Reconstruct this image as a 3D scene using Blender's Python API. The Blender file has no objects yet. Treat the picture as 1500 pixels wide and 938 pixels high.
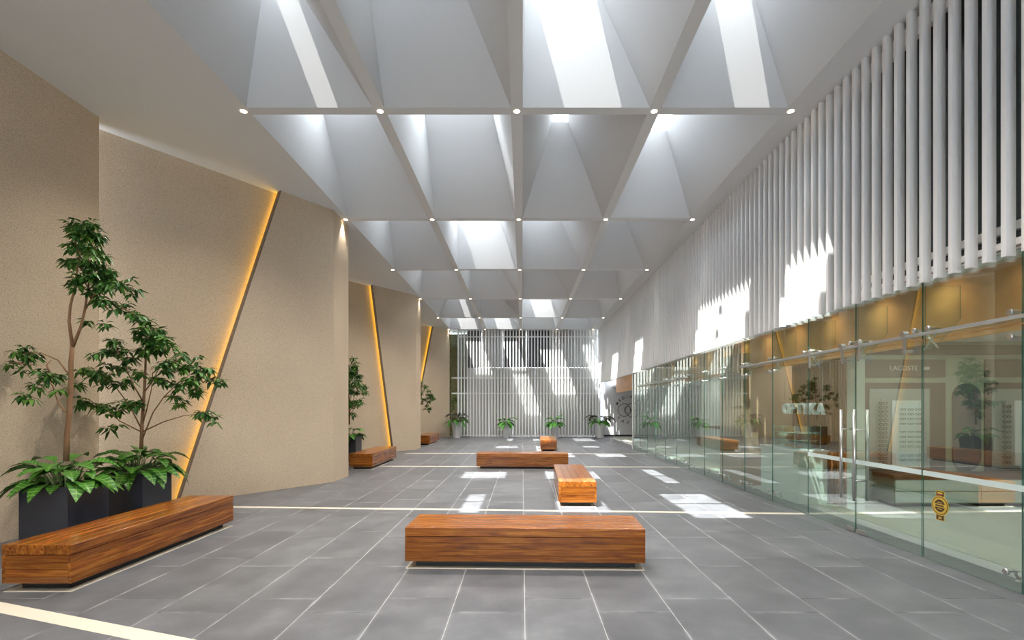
import bpy, bmesh, math, random
from mathutils.bvhtree import BVHTree
from mathutils import Vector, Matrix
random.seed(7)
S = bpy.context.scene
COL = S.collection
PI = math.pi
# ------------------------------------------------------------------ camera
F = 715.0; CX = 765.0; CY = 597.0; CH = 1.65
cam_d = bpy.data.cameras.new('camera'); cam = bpy.data.objects.new('camera', cam_d); COL.objects.link(cam)
cam_d.sensor_fit = 'HORIZONTAL'; cam_d.sensor_width = 36; cam_d.lens = F/1500*36
cam_d.shift_x = (750-CX)/1500; cam_d.shift_y = (CY-469)/1500
cam_d.clip_start = .05; cam_d.clip_end = 200
cam.location = (0, 0, CH); cam.rotation_euler = (PI/2, 0, 0)
S.camera = cam
# ------------------------------------------------------------------ world, sun, exposure
SKY = 4.6; SUN = 10.0
w = bpy.data.worlds.new('sky'); S.world = w; w.use_nodes = True
bg = w.node_tree.nodes['Background']; bg.inputs[0].default_value = (.86, .93, 1, 1); bg.inputs[1].default_value = SKY
K = F/690.0                                   # depths below were measured with a 690 px focal length
SUN_DIR = Vector((.33, .35*K, -1)).normalized()
sd = bpy.data.lights.new('sun', 'SUN'); sun = bpy.data.objects.new('sun', sd); COL.objects.link(sun)
sd.energy = SUN; sd.angle = math.radians(.5); sd.color = (1, .97, .92)
sun.rotation_euler = (-SUN_DIR).to_track_quat('Z', 'Y').to_euler(); sun.location = (-10, -10, 30)
S.view_settings.view_transform = 'Standard'; S.view_settings.look = 'None'
S.view_settings.exposure = 1.1; S.view_settings.gamma = 1.0; S.view_settings.use_curve_mapping = False
S.cycles.max_bounces = 12; S.cycles.diffuse_bounces = 5; S.cycles.glossy_bounces = 4
S.cycles.transparent_max_bounces = 24; S.cycles.transmission_bounces = 6
S.cycles.sample_clamp_indirect = 6.0
S.cycles.caustics_reflective = False; S.cycles.caustics_refractive = False

# ------------------------------------------------------------------ materials
def mat(name, col=(.8, .8, .8), rough=.5, metal=0, spec=.5):
    m = bpy.data.materials.new(name); m.use_nodes = True
    b = m.node_tree.nodes['Principled BSDF']
    b.inputs['Base Color'].default_value = (*col, 1); b.inputs['Roughness'].default_value = rough
    b.inputs['Metallic'].default_value = metal; b.inputs['Specular IOR Level'].default_value = spec
    return m
def N(m, t, **kw):
    n = m.node_tree.nodes.new(t)
    for k, v in kw.items():
        if k.startswith('i_'): n.inputs[k[2:].replace('_', ' ')].default_value = v
        else: setattr(n, k, v)
    return n
def L(m, a, b): m.node_tree.links.new(a, b)
def bsdf(m): return m.node_tree.nodes['Principled BSDF']
def ramp(m, fac, stops):
    r = N(m, 'ShaderNodeValToRGB')
    e = r.color_ramp.elements
    while len(e) < len(stops): e.new(.5)
    for x, (p, c) in zip(e, stops): x.position = p; x.color = (*c, 1)
    L(m, fac, r.inputs[0]); return r
def bump(m, h, strength, dist):
    b = N(m, 'ShaderNodeBump'); b.inputs['Strength'].default_value = strength; b.inputs['Distance'].default_value = dist
    L(m, h, b.inputs['Height']); L(m, b.outputs[0], bsdf(m).inputs['Normal'])
def noise(m, vec, scale, detail=4, rough=.5):
    n = N(m, 'ShaderNodeTexNoise'); n.inputs['Scale'].default_value = scale; n.inputs['Detail'].default_value = detail
    n.inputs['Roughness'].default_value = rough
    if vec is not None: L(m, vec, n.inputs['Vector'])
    return n
def coords(m, kind='Object'): return N(m, 'ShaderNodeTexCoord').outputs[kind]
def gcoords(m): return N(m, 'ShaderNodeNewGeometry').outputs['Position']
def emit(name, col, s):
    m = bpy.data.materials.new(name); m.use_nodes = True; t = m.node_tree; t.nodes.clear()
    e = t.nodes.new('ShaderNodeEmission'); e.inputs[0].default_value = (*col, 1); e.inputs[1].default_value = s
    o = t.nodes.new('ShaderNodeOutputMaterial'); t.links.new(e.outputs[0], o.inputs[0]); return m
def glass_mat(name, tint, f0):
    m = bpy.data.materials.new(name); m.use_nodes = True; t = m.node_tree; t.nodes.clear()
    tr = t.nodes.new('ShaderNodeBsdfTransparent'); tr.inputs[0].default_value = (*tint, 1)
    gl = t.nodes.new('ShaderNodeBsdfGlossy'); gl.inputs['Roughness'].default_value = 0.0
    gl.inputs['Color'].default_value = (.95, 1, .98, 1)
    lw = t.nodes.new('ShaderNodeLayerWeight'); lw.inputs[0].default_value = .5
    p = t.nodes.new('ShaderNodeMath'); p.operation = 'POWER'; p.inputs[1].default_value = 4.0
    mr = t.nodes.new('ShaderNodeMapRange'); mr.inputs['To Min'].default_value = f0; mr.inputs['To Max'].default_value = .75
    mx = t.nodes.new('ShaderNodeMixShader'); o = t.nodes.new('ShaderNodeOutputMaterial')
    t.links.new(lw.outputs['Facing'], p.inputs[0]); t.links.new(p.outputs[0], mr.inputs[0]); t.links.new(mr.outputs[0], mx.inputs[0])
    t.links.new(tr.outputs[0], mx.inputs[1]); t.links.new(gl.outputs[0], mx.inputs[2]); t.links.new(mx.outputs[0], o.inputs[0])
    return m
M = {}
M['plaster'] = mat('ceiling_plaster', (.70, .70, .70), .7, spec=.25)
M['coffer'] = mat('coffer_paint', (.62, .62, .625), .6, spec=.3)
M['fin'] = mat('fin_white_paint', (.84, .84, .84), .45)
M['white'] = mat('white_panel', (.74, .75, .73), .5)
M['clad'] = mat('grey_cladding', (.52, .53, .52), .55)
M['greywall'] = mat('grey_wall', (.62, .62, .66), .7)
m = M['stucco'] = mat('beige_stucco', (.6, .5, .38), .9, spec=.15)
g = gcoords(m); n1 = noise(m, g, 130, 2, .6); n2 = noise(m, g, 1.1, 3)
r = ramp(m, n1.outputs[0], [(.30, (.26, .20, .135)), (.47, (.64, .52, .38)), (.75, (.76, .63, .48))])
mx = N(m, 'ShaderNodeMix', data_type='RGBA', blend_type='MULTIPLY'); mx.inputs[0].default_value = .35
r2 = ramp(m, n2.outputs[0], [(.3, (.78, .78, .78)), (.7, (1, 1, 1))])
L(m, r.outputs[0], mx.inputs[6]); L(m, r2.outputs[0], mx.inputs[7]); L(m, mx.outputs[2], bsdf(m).inputs[0])
bump(m, n1.outputs[0], .5, .006)
def tile_mat(nm, worn):
    m = mat(nm, (.15, .155, .165), .38, spec=.45)
    g = gcoords(m); oi = N(m, 'ShaderNodeObjectInfo')
    n1 = noise(m, g, 2.2, 6, .62); n2 = noise(m, g, 60, 3, .6)
    r = ramp(m, n1.outputs[0], [(.28, (.092, .096, .107)), (.52, (.128, .134, .147)), (.76, (.182, .188, .202))])
    mr = N(m, 'ShaderNodeMapRange'); L(m, oi.outputs['Random'], mr.inputs[0]); mr.inputs[3].default_value = .86; mr.inputs[4].default_value = 1.12
    mx = N(m, 'ShaderNodeMix', data_type='RGBA', blend_type='MULTIPLY'); mx.inputs[0].default_value = 1
    L(m, r.outputs[0], mx.inputs[6]); L(m, mr.outputs[0], mx.inputs[7]); out = mx.outputs[2]
    mr2 = N(m, 'ShaderNodeMapRange'); L(m, n1.outputs[0], mr2.inputs[0]); mr2.inputs[3].default_value = .34; mr2.inputs[4].default_value = .5
    L(m, mr2.outputs[0], bsdf(m).inputs['Roughness']); bump(m, n2.outputs[0], .08, .002)
    if worn:
        sp = N(m, 'ShaderNodeSeparateXYZ'); L(m, coords(m), sp.inputs[0]); es = []
        for ax, half in ((0, .593/2), (1, 1.138/2)):
            a = N(m, 'ShaderNodeMath', operation='ABSOLUTE'); L(m, sp.outputs[ax], a.inputs[0])
            e = N(m, 'ShaderNodeMapRange'); L(m, a.outputs[0], e.inputs[0]); e.inputs[1].default_value = half-.035; e.inputs[2].default_value = half; es.append(e)
        mxx = N(m, 'ShaderNodeMath', operation='MAXIMUM'); L(m, es[0].outputs[0], mxx.inputs[0]); L(m, es[1].outputs[0], mxx.inputs[1])
        pw = N(m, 'ShaderNodeMath', operation='POWER'); L(m, mxx.outputs[0], pw.inputs[0]); pw.inputs[1].default_value = 2.2
        nw = noise(m, g, 3.5, 4); ml = N(m, 'ShaderNodeMapRange'); L(m, nw.outputs[0], ml.inputs[0]); ml.inputs[1].default_value = .42; ml.inputs[2].default_value = .7; ml.inputs[4].default_value = .75
        mu = N(m, 'ShaderNodeMath', operation='MULTIPLY'); L(m, pw.outputs[0], mu.inputs[0]); L(m, ml.outputs[0], mu.inputs[1])
        mw = N(m, 'ShaderNodeMix', data_type='RGBA'); L(m, mu.outputs[0], mw.inputs[0]); L(m, out, mw.inputs[6]); mw.inputs[7].default_value = (.40, .41, .43, 1); out = mw.outputs[2]
    L(m, out, bsdf(m).inputs[0])
    return m
M['tile'] = tile_mat('grey_floor_tile', False); M['tile_worn'] = tile_mat('grey_floor_tile_worn', True)
M['grout'] = mat('pale_grout', (.5, .5, .5), .9)
m = M['inlay'] = mat('cream_stone_inlay', (.66, .60, .50), .5)
M['palefloor'] = mat('pale_shop_floor', (.52, .53, .44), .3)
def wood(name, dark, mid, light, rough=.22, sx=.9, sy=16):
    m = mat(name, mid, rough, spec=.5)
    tc = coords(m); oi = N(m, 'ShaderNodeObjectInfo')
    sc = N(m, 'ShaderNodeVectorMath', operation='SCALE'); L(m, oi.outputs['Location'], sc.inputs[0]); sc.inputs['Scale'].default_value = 3.71
    ad = N(m, 'ShaderNodeVectorMath', operation='ADD'); L(m, tc, ad.inputs[0]); L(m, sc.outputs[0], ad.inputs[1])
    rv = N(m, 'ShaderNodeVectorMath', operation='SCALE'); rv.inputs[0].default_value = (37, 11, 5); L(m, oi.outputs['Random'], rv.inputs['Scale'])
    ad2 = N(m, 'ShaderNodeVectorMath', operation='ADD'); L(m, ad.outputs[0], ad2.inputs[0]); L(m, rv.outputs[0], ad2.inputs[1])
    mp = N(m, 'ShaderNodeMapping'); mp.inputs['Scale'].default_value = (sx, sy, sy); L(m, ad2.outputs[0], mp.inputs[0])
    n1 = noise(m, mp.outputs[0], 2.0, 6, .6); n1.inputs['Distortion'].default_value = .6
    mp2 = N(m, 'ShaderNodeMapping'); mp2.inputs['Scale'].default_value = (2.2, 7, 7); L(m, ad2.outputs[0], mp2.inputs[0])
    n2 = noise(m, mp2.outputs[0], 1.3, 3, .5)
    r = ramp(m, n1.outputs[0], [(.25, dark), (.5, mid), (.78, light)])
    r2 = ramp(m, n2.outputs[0], [(.26, (.35, .3, .25)), (.42, (1, 1, 1))])
    mx = N(m, 'ShaderNodeMix', data_type='RGBA', blend_type='MULTIPLY'); mx.inputs[0].default_value = .6
    L(m, r.outputs[0], mx.inputs[6]); L(m, r2.outputs[0], mx.inputs[7])
    mr = N(m, 'ShaderNodeMapRange'); L(m, oi.outputs['Random'], mr.inputs[0]); mr.inputs[3].default_value = .75; mr.inputs[4].default_value = 1.2
    m2 = N(m, 'ShaderNodeMix', data_type='RGBA', blend_type='MULTIPLY'); m2.inputs[0].default_value = 1
    L(m, mx.outputs[2], m2.inputs[6]); L(m, mr.outputs[0], m2.inputs[7]); L(m, m2.outputs[2], bsdf(m).inputs[0])
    bump(m, n1.outputs[0], .05, .002)
    return m
M['wood'] = wood('lacquered_wood', (.095, .020, .004), (.27, .080, .009), (.50, .205, .022))
M['slatwood'] = wood('slat_wood', (.12, .045, .014), (.24, .10, .032), (.34, .16, .06), .5)
m = M['copper'] = mat('copper_brown_panel', (.30, .15, .06), .45, metal=0, spec=.4)
g = gcoords(m); n1 = noise(m, g, 1.6, 5, .6)
r = ramp(m, n1.outputs[0], [(.3, (.60, .28, .075)), (.7, (.82, .43, .14))]); L(m, r.outputs[0], bsdf(m).inputs[0])
M['brown'] = mat('brown_wall', (.40, .26, .17), .6)
M['black'] = mat('black_plinth', (.012, .011, .011), .5)
M['planter'] = mat('charcoal_planter', (.035, .040, .055), .32, spec=.5)
M['pot'] = mat('white_pot', (.78, .78, .80), .35)
M['soil'] = mat('potting_soil', (.035, .022, .013), .95)
M['taupe'] = mat('taupe_trim', (.17, .13, .095), .6)
M['steel'] = mat('brushed_steel', (.62, .60, .58), .28, metal=1)
M['glass'] = glass_mat('storefront_glass', (.90, .965, .94), .19)
M['skyglass'] = glass_mat('skylight_glass', (.97, .98, .98), .03)
M['edge'] = mat('glass_edge_green', (.02, .14, .10), .15)
M['darkglass'] = mat('upper_dark_glass', (.045, .06, .06), .12, spec=.8)
m = M['frost'] = mat('frosted_film', (.62, .74, .72), .5)
M['yellowled'] = emit('amber_led', (1, .58, .012), 2.6)
M['lamp'] = emit('downlight_glow', (1, .80, .55), 9)
M['panel_light'] = emit('shop_panel_light', (1, .97, .9), 8)
M['bark'] = mat('brown_bark', (.26, .14, .07), .8)
def leafmat(name, a, b, rough=.45, vein=None):
    m = mat(name, a, rough, spec=.35); oi = N(m, 'ShaderNodeObjectInfo')
    g = gcoords(m); n1 = noise(m, g, 9, 2)
    r = ramp(m, n1.outputs[0], [(.35, a), (.65, b)]); out = r.outputs[0]
    if vein:
        uv = coords(m, 'UV'); sp = N(m, 'ShaderNodeSeparateXYZ'); L(m, uv, sp.inputs[0])
        ab = N(m, 'ShaderNodeMath', operation='SUBTRACT'); L(m, sp.outputs[0], ab.inputs[0]); ab.inputs[1].default_value = .5
        a2 = N(m, 'ShaderNodeMath', operation='ABSOLUTE'); L(m, ab.outputs[0], a2.inputs[0])
        mu = N(m, 'ShaderNodeMath', operation='MULTIPLY'); L(m, sp.outputs[1], mu.inputs[0]); mu.inputs[1].default_value = 9
        sb = N(m, 'ShaderNodeMath', operation='SUBTRACT'); L(m, mu.outputs[0], sb.inputs[0]); L(m, a2.outputs[0], sb.inputs[1])
        fr = N(m, 'ShaderNodeMath', operation='FRACT'); L(m, sb.outputs[0], fr.inputs[0])
        c1 = N(m, 'ShaderNodeMath', operation='LESS_THAN'); L(m, fr.outputs[0], c1.inputs[0]); c1.inputs[1].default_value = .25
        c2 = N(m, 'ShaderNodeMath', operation='LESS_THAN'); L(m, a2.outputs[0], c2.inputs[0]); c2.inputs[1].default_value = .035
        mxx = N(m, 'ShaderNodeMath', operation='MAXIMUM'); L(m, c1.outputs[0], mxx.inputs[0]); L(m, c2.outputs[0], mxx.inputs[1])
        mx = N(m, 'ShaderNodeMix', data_type='RGBA'); L(m, mxx.outputs[0], mx.inputs[0]); L(m, out, mx.inputs[6]); mx.inputs[7].default_value = (*vein, 1)
        out = mx.outputs[2]
    L(m, out, bsdf(m).inputs[0])
    bsdf(m).inputs['Transmission Weight'].default_value = 0
    return m
M['leaf'] = leafmat('tree_leaf', (.022, .085, .018), (.065, .19, .03))
M['leaf_light'] = leafmat('tree_leaf_light', (.04, .13, .02), (.12, .26, .03))
M['bigleaf'] = leafmat('broad_leaf', (.022, .105, .016), (.05, .19, .022), .35, vein=(.16, .34, .05))
M['potleaf'] = leafmat('pot_leaf', (.03, .17, .015), (.10, .36, .03), .4)
M['darkleaf'] = leafmat('dark_leaf', (.03, .035, .022), (.07, .06, .04), .4)
M['hedgeleaf'] = leafmat('hedge_leaf', (.05, .05, .012), (.16, .15, .03), .6)
M['stem'] = mat('green_stem', (.10, .16, .05), .6)

# ------------------------------------------------------------------ helpers
def link(o, parent=None):
    COL.objects.link(o)
    if parent: o.parent = parent
    return o
def tag(o, label=None, cat=None, group=None, kind=None):
    if label: o['label'] = label
    if cat: o['category'] = cat
    if group: o['group'] = group
    if kind: o['kind'] = kind
    return o
def empty(name, loc=(0, 0, 0), rz=0, parent=None):
    o = bpy.data.objects.new(name, None); o.location = loc; o.rotation_euler = (0, 0, rz); o.empty_display_size = .1
    return link(o, parent)
def mesh(name, v, f, ms, smooth=False, fm=None, uv=None):
    me = bpy.data.meshes.new(name); me.from_pydata([tuple(x) for x in v], [], f); me.update()
    if not isinstance(ms, (list, tuple)): ms = [ms]
    for x in ms: me.materials.append(M[x] if isinstance(x, str) else x)
    if fm: me.polygons.foreach_set('material_index', fm)
    if smooth: me.polygons.foreach_set('use_smooth', [True]*len(me.polygons))
    if uv:
        l = me.uv_layers.new(name='uv')
        for i, lo in enumerate(me.loops): l.data[i].uv = uv[lo.vertex_index]
    return me
def obj(name, me, parent=None, loc=(0, 0, 0), rot=(0, 0, 0)):
    o = bpy.data.objects.new(name, me); o.location = loc; o.rotation_euler = rot
    return link(o, parent)
BOXF = [(0, 3, 2, 1), (4, 5, 6, 7), (0, 1, 5, 4), (1, 2, 6, 5), (2, 3, 7, 6), (3, 0, 4, 7)]
def boxv(a, b):
    x0, y0, z0 = a; x1, y1, z1 = b
    return [(x0, y0, z0), (x1, y0, z0), (x1, y1, z0), (x0, y1, z0), (x0, y0, z1), (x1, y0, z1), (x1, y1, z1), (x0, y1, z1)]
class MB:
    def __init__(s): s.v = []; s.f = []; s.m = []; s.uv = []
    def add(s, v, f, mi=0):
        n = len(s.v); s.v += [tuple(x) for x in v]; s.f += [tuple(i+n for i in q) for q in f]; s.m += [mi]*len(f); return s
    def box(s, a, b, mi=0): return s.add(boxv(a, b), BOXF, mi)
    def cham(s, a, b, c, mi=0):          # box with chamfered long top edges all round
        x0, y0, z0 = a; x1, y1, z1 = b
        v = [(x0, y0, z0), (x1, y0, z0), (x1, y1, z0), (x0, y1, z0),
             (x0, y0, z1-c), (x1, y0, z1-c), (x1, y1, z1-c), (x0, y1, z1-c),
             (x0+c, y0+c, z1), (x1-c, y0+c, z1), (x1-c, y1-c, z1), (x0+c, y1-c, z1)]
        f = [(0, 3, 2, 1), (8, 9, 10, 11)]
        for i in range(4):
            j = (i+1) % 4; f += [(i, j, j+4, i+4), (i+4, j+4, j+8, i+8)]
        return s.add(v, f, mi)
    def prism(s, pts, z0, z1, mi=0):     # ccw xy polygon extruded in z
        n = len(pts); v = [(x, y, z0) for x, y in pts]+[(x, y, z1) for x, y in pts]
        f = [tuple(reversed(range(n))), tuple(range(n, 2*n))]+[(i, (i+1) % n, (i+1) % n+n, i+n) for i in range(n)]
        return s.add(v, f, mi)
    def tube(s, pts, rad, n=8, mi=0, caps=True):
        pts = [Vector(p) for p in pts]
        if not isinstance(rad, (list, tuple)): rad = [rad]*len(pts)
        base = len(s.v); u = None
        for i, p in enumerate(pts):
            t = (pts[min(i+1, len(pts)-1)]-pts[max(i-1, 0)]).normalized()
            if u is None: u = t.orthogonal().normalized()
            u = (u-t*u.dot(t)).normalized(); w_ = t.cross(u)
            for k in range(n):
                a = 2*PI*k/n; s.v.append(tuple(p+(u*math.cos(a)+w_*math.sin(a))*rad[i]))
        for i in range(len(pts)-1):
            for k in range(n):
                a = base+i*n+k; b = base+i*n+(k+1) % n
                s.f.append((a, b, b+n, a+n)); s.m.append(mi)
        if caps:
            s.f.append(tuple(base+k for k in reversed(range(n)))); s.m.append(mi)
            e = base+(len(pts)-1)*n; s.f.append(tuple(e+k for k in range(n))); s.m.append(mi)
        return s
    def me(s, name, ms, smooth=False): return mesh(name, s.v, s.f, ms, smooth, s.m)
    def obj(s, name, ms, parent=None, loc=(0, 0, 0), rot=(0, 0, 0), smooth=False): return obj(name, s.me(name, ms, smooth), parent, loc, rot)
def box(name, a, b, ms, parent=None, cham=0):
    """a box whose origin is at its own base centre"""
    c = Vector(((a[0]+b[0])/2, (a[1]+b[1])/2, a[2]))
    a2 = Vector(a)-c; b2 = Vector(b)-c; q = MB()
    (q.cham(a2, b2, cham) if cham else q.box(a2, b2))
    return q.obj(name, ms, parent, c)
def copy_tree(o, parent=None):
    c = o.copy(); link(c, parent)
    for ch in list(o.children): copy_tree(ch, c)
    return c
def at(px, py, Y): return Vector(((px-CX)*Y/F, Y, CH-(py-CY)*Y/F))
def text_mesh(name, s, size, depth, m_, align='CENTER', bold=0.0):
    cu = bpy.data.curves.new(name, 'FONT'); cu.body = s; cu.size = size; cu.extrude = depth/2; cu.align_x = align; cu.align_y = 'CENTER'
    cu.offset = bold; cu.resolution_u = 3
    o = bpy.data.objects.new(name, cu); COL.objects.link(o); bpy.context.view_layer.update()
    me = bpy.data.meshes.new_from_object(o.evaluated_get(bpy.context.evaluated_depsgraph_get()))
    bpy.data.objects.remove(o); me.materials.clear(); me.materials.append(M[m_]); me.name = name
    return me

CEIL = 6.01
FAR = 26.45*K
BACK = -6.0
XG = 4.38                     # the storefront glass plane
# ------------------------------------------------------------------ floor: grout bed, tiles, cream inlays
floor = tag(MB().box((-7.2, BACK, -.12), (5.0, 28.6, -.003)).obj('floor', 'grout'), kind='structure')
TW, TL, G = .593, 1.138, .0055
tile_me = MB().cham((-TW/2+G/2, -TL/2+G/2, -.012), (TW/2-G/2, TL/2-G/2, 0), .0015).me('tile', 'tile_worn')
seen, rest = [], []
for k in range(-12, 9):
    x = .02+TW*(k+.5)
    if x+TW/2 > 5.05: continue
    off = (3.79 if k % 2 else 4.06)*K
    for j in range(-11, 22):
        y = off+TL*(j+.5)
        if y+TL/2 > 28.6 or y-TL/2 < BACK: continue
        inview = y > 2.6 and -.05 < (CX+x*F/max(y, .1))/1500 < 1.03 and y+TL/2 > F*CH/(938-CY)
        hidden = (x < -4.3 and (11.9 < y+TL/2 and y < 28)) or x > 4.7 and y > 9
        (seen if inview and not hidden else rest).append((y, x))
seen.sort(); rest += seen[300:]; seen = seen[:300]
for y, x in seen: obj('tile', tile_me, floor, (x, y, 0))
q = MB()
for y, x in rest: q.cham((x-TW/2+G/2, y-TL/2+G/2, -.012), (x+TW/2-G/2, y+TL/2-G/2, 0), .0015)
o = q.obj('tile_field', 'tile', floor); o['kind'] = 'stuff'
def inlay(p, q_, wd):
    p = Vector(p); q_ = Vector(q_); d = (q_-p).normalized(); n = Vector((-d.y, d.x))*wd/2
    pts = [p-n, q_-n, q_+n, p+n]
    MB().prism([(a.x, a.y) for a in pts], -.004, .0015).obj('inlay_strip', 'inlay', floor)
inlay((-5.6, 7.84*K), (4.37, 7.30*K), .11)
inlay((-6.3, 4.50*K), (0.6, 2.37*K), .14)
inlay((-6.3, 13.25*K), (4.37, 13.0*K), .13)
inlay((-4.2, 16.9*K), (4.37, 16.7*K), .13)

wn = tag(empty('wall_unseen', (0, BACK, 0)), kind='structure')  # unseen wall behind the camera, added to cut light from behind
for a, b in (((-7.2, -.2, 0), (-3, 0, CEIL+.1)), ((2.4, -.2, 0), (9.5, 0, CEIL+.1)), ((-3, -.2, 2.5), (2.4, 0, CEIL+.1))): box('wall_panel', a, b, 'white', wn)
# ------------------------------------------------------------------ left wall: saw-tooth of stucco walls with slanted grooves
def wallpiece(name, p, q_, z0=0, z1=CEIL+.05, th=.12, parent=None, ms='stucco'):
    p = Vector(p); q_ = Vector(q_); d = (q_-p).normalized(); n = Vector((-d.y, d.x))*th   # thickness to the far side (room lies on the right of p->q)
    return MB().prism([(a.x, a.y) for a in (p, q_, q_+n, p+n)], z0, z1).obj(name, ms, parent)
def Y2(p): return (p[0], p[1]*K)
wl = tag(empty('wall_left'), kind='structure')
SEG = [((-6.36, BACK/K), (-6.36, 7.08)), ((-6.36, 11.3), (-6.36, 15.08)), ((-6.36, 19.2), (-6.36, 23.0))]
for a, b in SEG: wallpiece('wall_panel', Y2(a), Y2(b), parent=wl, th=.3)
DIAG = [((-6.62, 7.05), (-4.17, 10.41), 8.05, 9.47, 11.3), ((-6.62, 15.05), (-4.14, 18.33), 17.48, 16.75, 19.2), ((-6.62, 22.98), (-4.10, 26.35), 24.25, 25.40, 26.6)]
REC = .20
for a, b, gb, gt, zend in DIAG:
    a = Vector(Y2(a)); b = Vector(Y2(b)); d = (b-a).normalized(); n = Vector((d.y, -d.x))      # n points into the room
    # recessed panel over the whole length, set back from the face
    wallpiece('recessed_panel', a-n*REC-d*.5, b-n*REC, parent=wl)
    wallpiece('return_panel', b, (b.x, zend*K), parent=wl, th=.3)
    wallpiece('end_panel', (b.x-.001, zend*K), (-6.4, zend*K), parent=wl)
    def on(yr, z, out):          # point on the diagonal at depth yr
        t = (yr*K-a.y)/(b.y-a.y); p = a.lerp(b, t)+n*out; return Vector((p.x, p.y, z))
    z1 = CEIL+.02
    dz = Vector((0, 0, 0))
    def slab(name, l0, r0, l1, r1, o0, o1, ms):
        # l0/r0 left and right depth positions at the floor, l1/r1 at the ceiling; o0..o1 offset from the face
        v = [on(l0, 0, o0), on(r0, 0, o0), on(r1, z1, o0), on(l1, z1, o0), on(l0, 0, o1), on(r0, 0, o1), on(r1, z1, o1), on(l1, z1, o1)]
        MB().add(v, [(0, 3, 2, 1), (4, 5, 6, 7), (0, 1, 5, 4), (1, 2, 6, 5), (2, 3, 7, 6), (3, 0, 4, 7)]).obj(name, ms, wl)
    e = b.y/K-.0005
    slab('proud_panel', gb+.015, e, gt+.015, e, -REC+.095, 0, 'stucco')
    slab('groove_trim', gb, gb+.015, gt, gt+.015, -REC+.095, .002, 'taupe')
    slab('light_strip', gb+.075, gb+.09, gt+.075, gt+.09, -REC+.002, -REC+.09, 'yellowled')

# ------------------------------------------------------------------ ceiling: soffits, beam grid, splayed coffers with skylights
GX = [-4.10, -2.09, -.08, 1.94, 3.95]
RY = [-4.9, -1.07, 2.93, 6.93, 10.93, 14.92, 18.92, 22.92, 26.30]
GYs = [y*K for y in RY]
BH = .085
ceil_o = tag(empty('ceiling', (0, 0, CEIL)), kind='structure')
def cbox(name, a, b, ms='plaster', p=ceil_o): return box(name, (a[0], a[1], a[2]-CEIL), (b[0], b[1], b[2]-CEIL), ms, p)
cbox('soffit', (-9.0, BACK, CEIL), (GX[0]+BH, 28.6, CEIL+.15))
cbox('soffit', (GX[4]-BH, BACK, CEIL), (4.75, 28.6, CEIL+.15))
cbox('soffit', (GX[0]+BH, BACK, CEIL), (GX[4]-BH, GYs[0]+BH, CEIL+.15))
cbox('soffit', (GX[0]+BH, GYs[-1]-BH, CEIL), (GX[4]-BH, 28.6, CEIL+.15))
for y in GYs[1:-1]: cbox('cross_beam', (GX[0]+BH, y-BH, CEIL), (GX[4]-BH, y+BH, CEIL+.12))
for x in GX[1:-1]:
    cbox('long_beam', (x-BH, GYs[0]+BH, CEIL+.0005), (x+BH, GYs[-1]-BH, CEIL+.1205))
OPEN = {
 0: [(-3.5, -2.7, -3.2, -2.0), (-1.5, -.7, -3.2, -2.0), (.5, 1.3, -3.2, -2.0), (2.5, 3.3, -3.2, -2.0)],
 1: [(-3.5, -2.7, -.8, .15), (-1.5, -.7, -.8, .15), (.5, 1.3, -.8, .15), (2.5, 3.3, -.8, .15)],
 2: [(-3.52, -3.2, 4.7, 6.45), (-1.95, -1.1, 4.75, 5.6), (.07, .93, 4.35, 6.45), (2.55, 3.08, 5.2, 6.45)],
 3: [(-3.97, -2.9, 8.3, 9.35), (-1.95, -.6, 8.2, 9.42), (.62, .95, 7.6, 9.8), (2.5, 3.08, 7.5, 10.1)],
 4: [(-3.85, -2.8, 12.2, 13.3), (-1.98, -.75, 12.9, 14.4), (-.02, 1.0, 12.95, 14.0), (2.05, 2.7, 12.3, 13.4)],
 5: [(-3.6, -2.6, 16.4, 17.4), (-1.97, -1.25, 15.05, 17.3), (.02, .7, 16.7, 17.4), (2.5, 3.1, 15.3, 16.5)],
 6: [(-3.3, -3.0, 20.6, 22.5), (-1.97, -1.6, 20.6, 21.8), (.1, 1.1, 20.3, 22.5), (2.5, 3.1, 19.6, 21.0)],
 7: [(-3.95, -3.0, 25.0, 25.9), (-1.9, -1.05, 24.2, 25.9), (.06, 1.4, 24.6, 25.5), (2.5, 3.1, 24.0, 25.6)]}
DEP = 1.58
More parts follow.
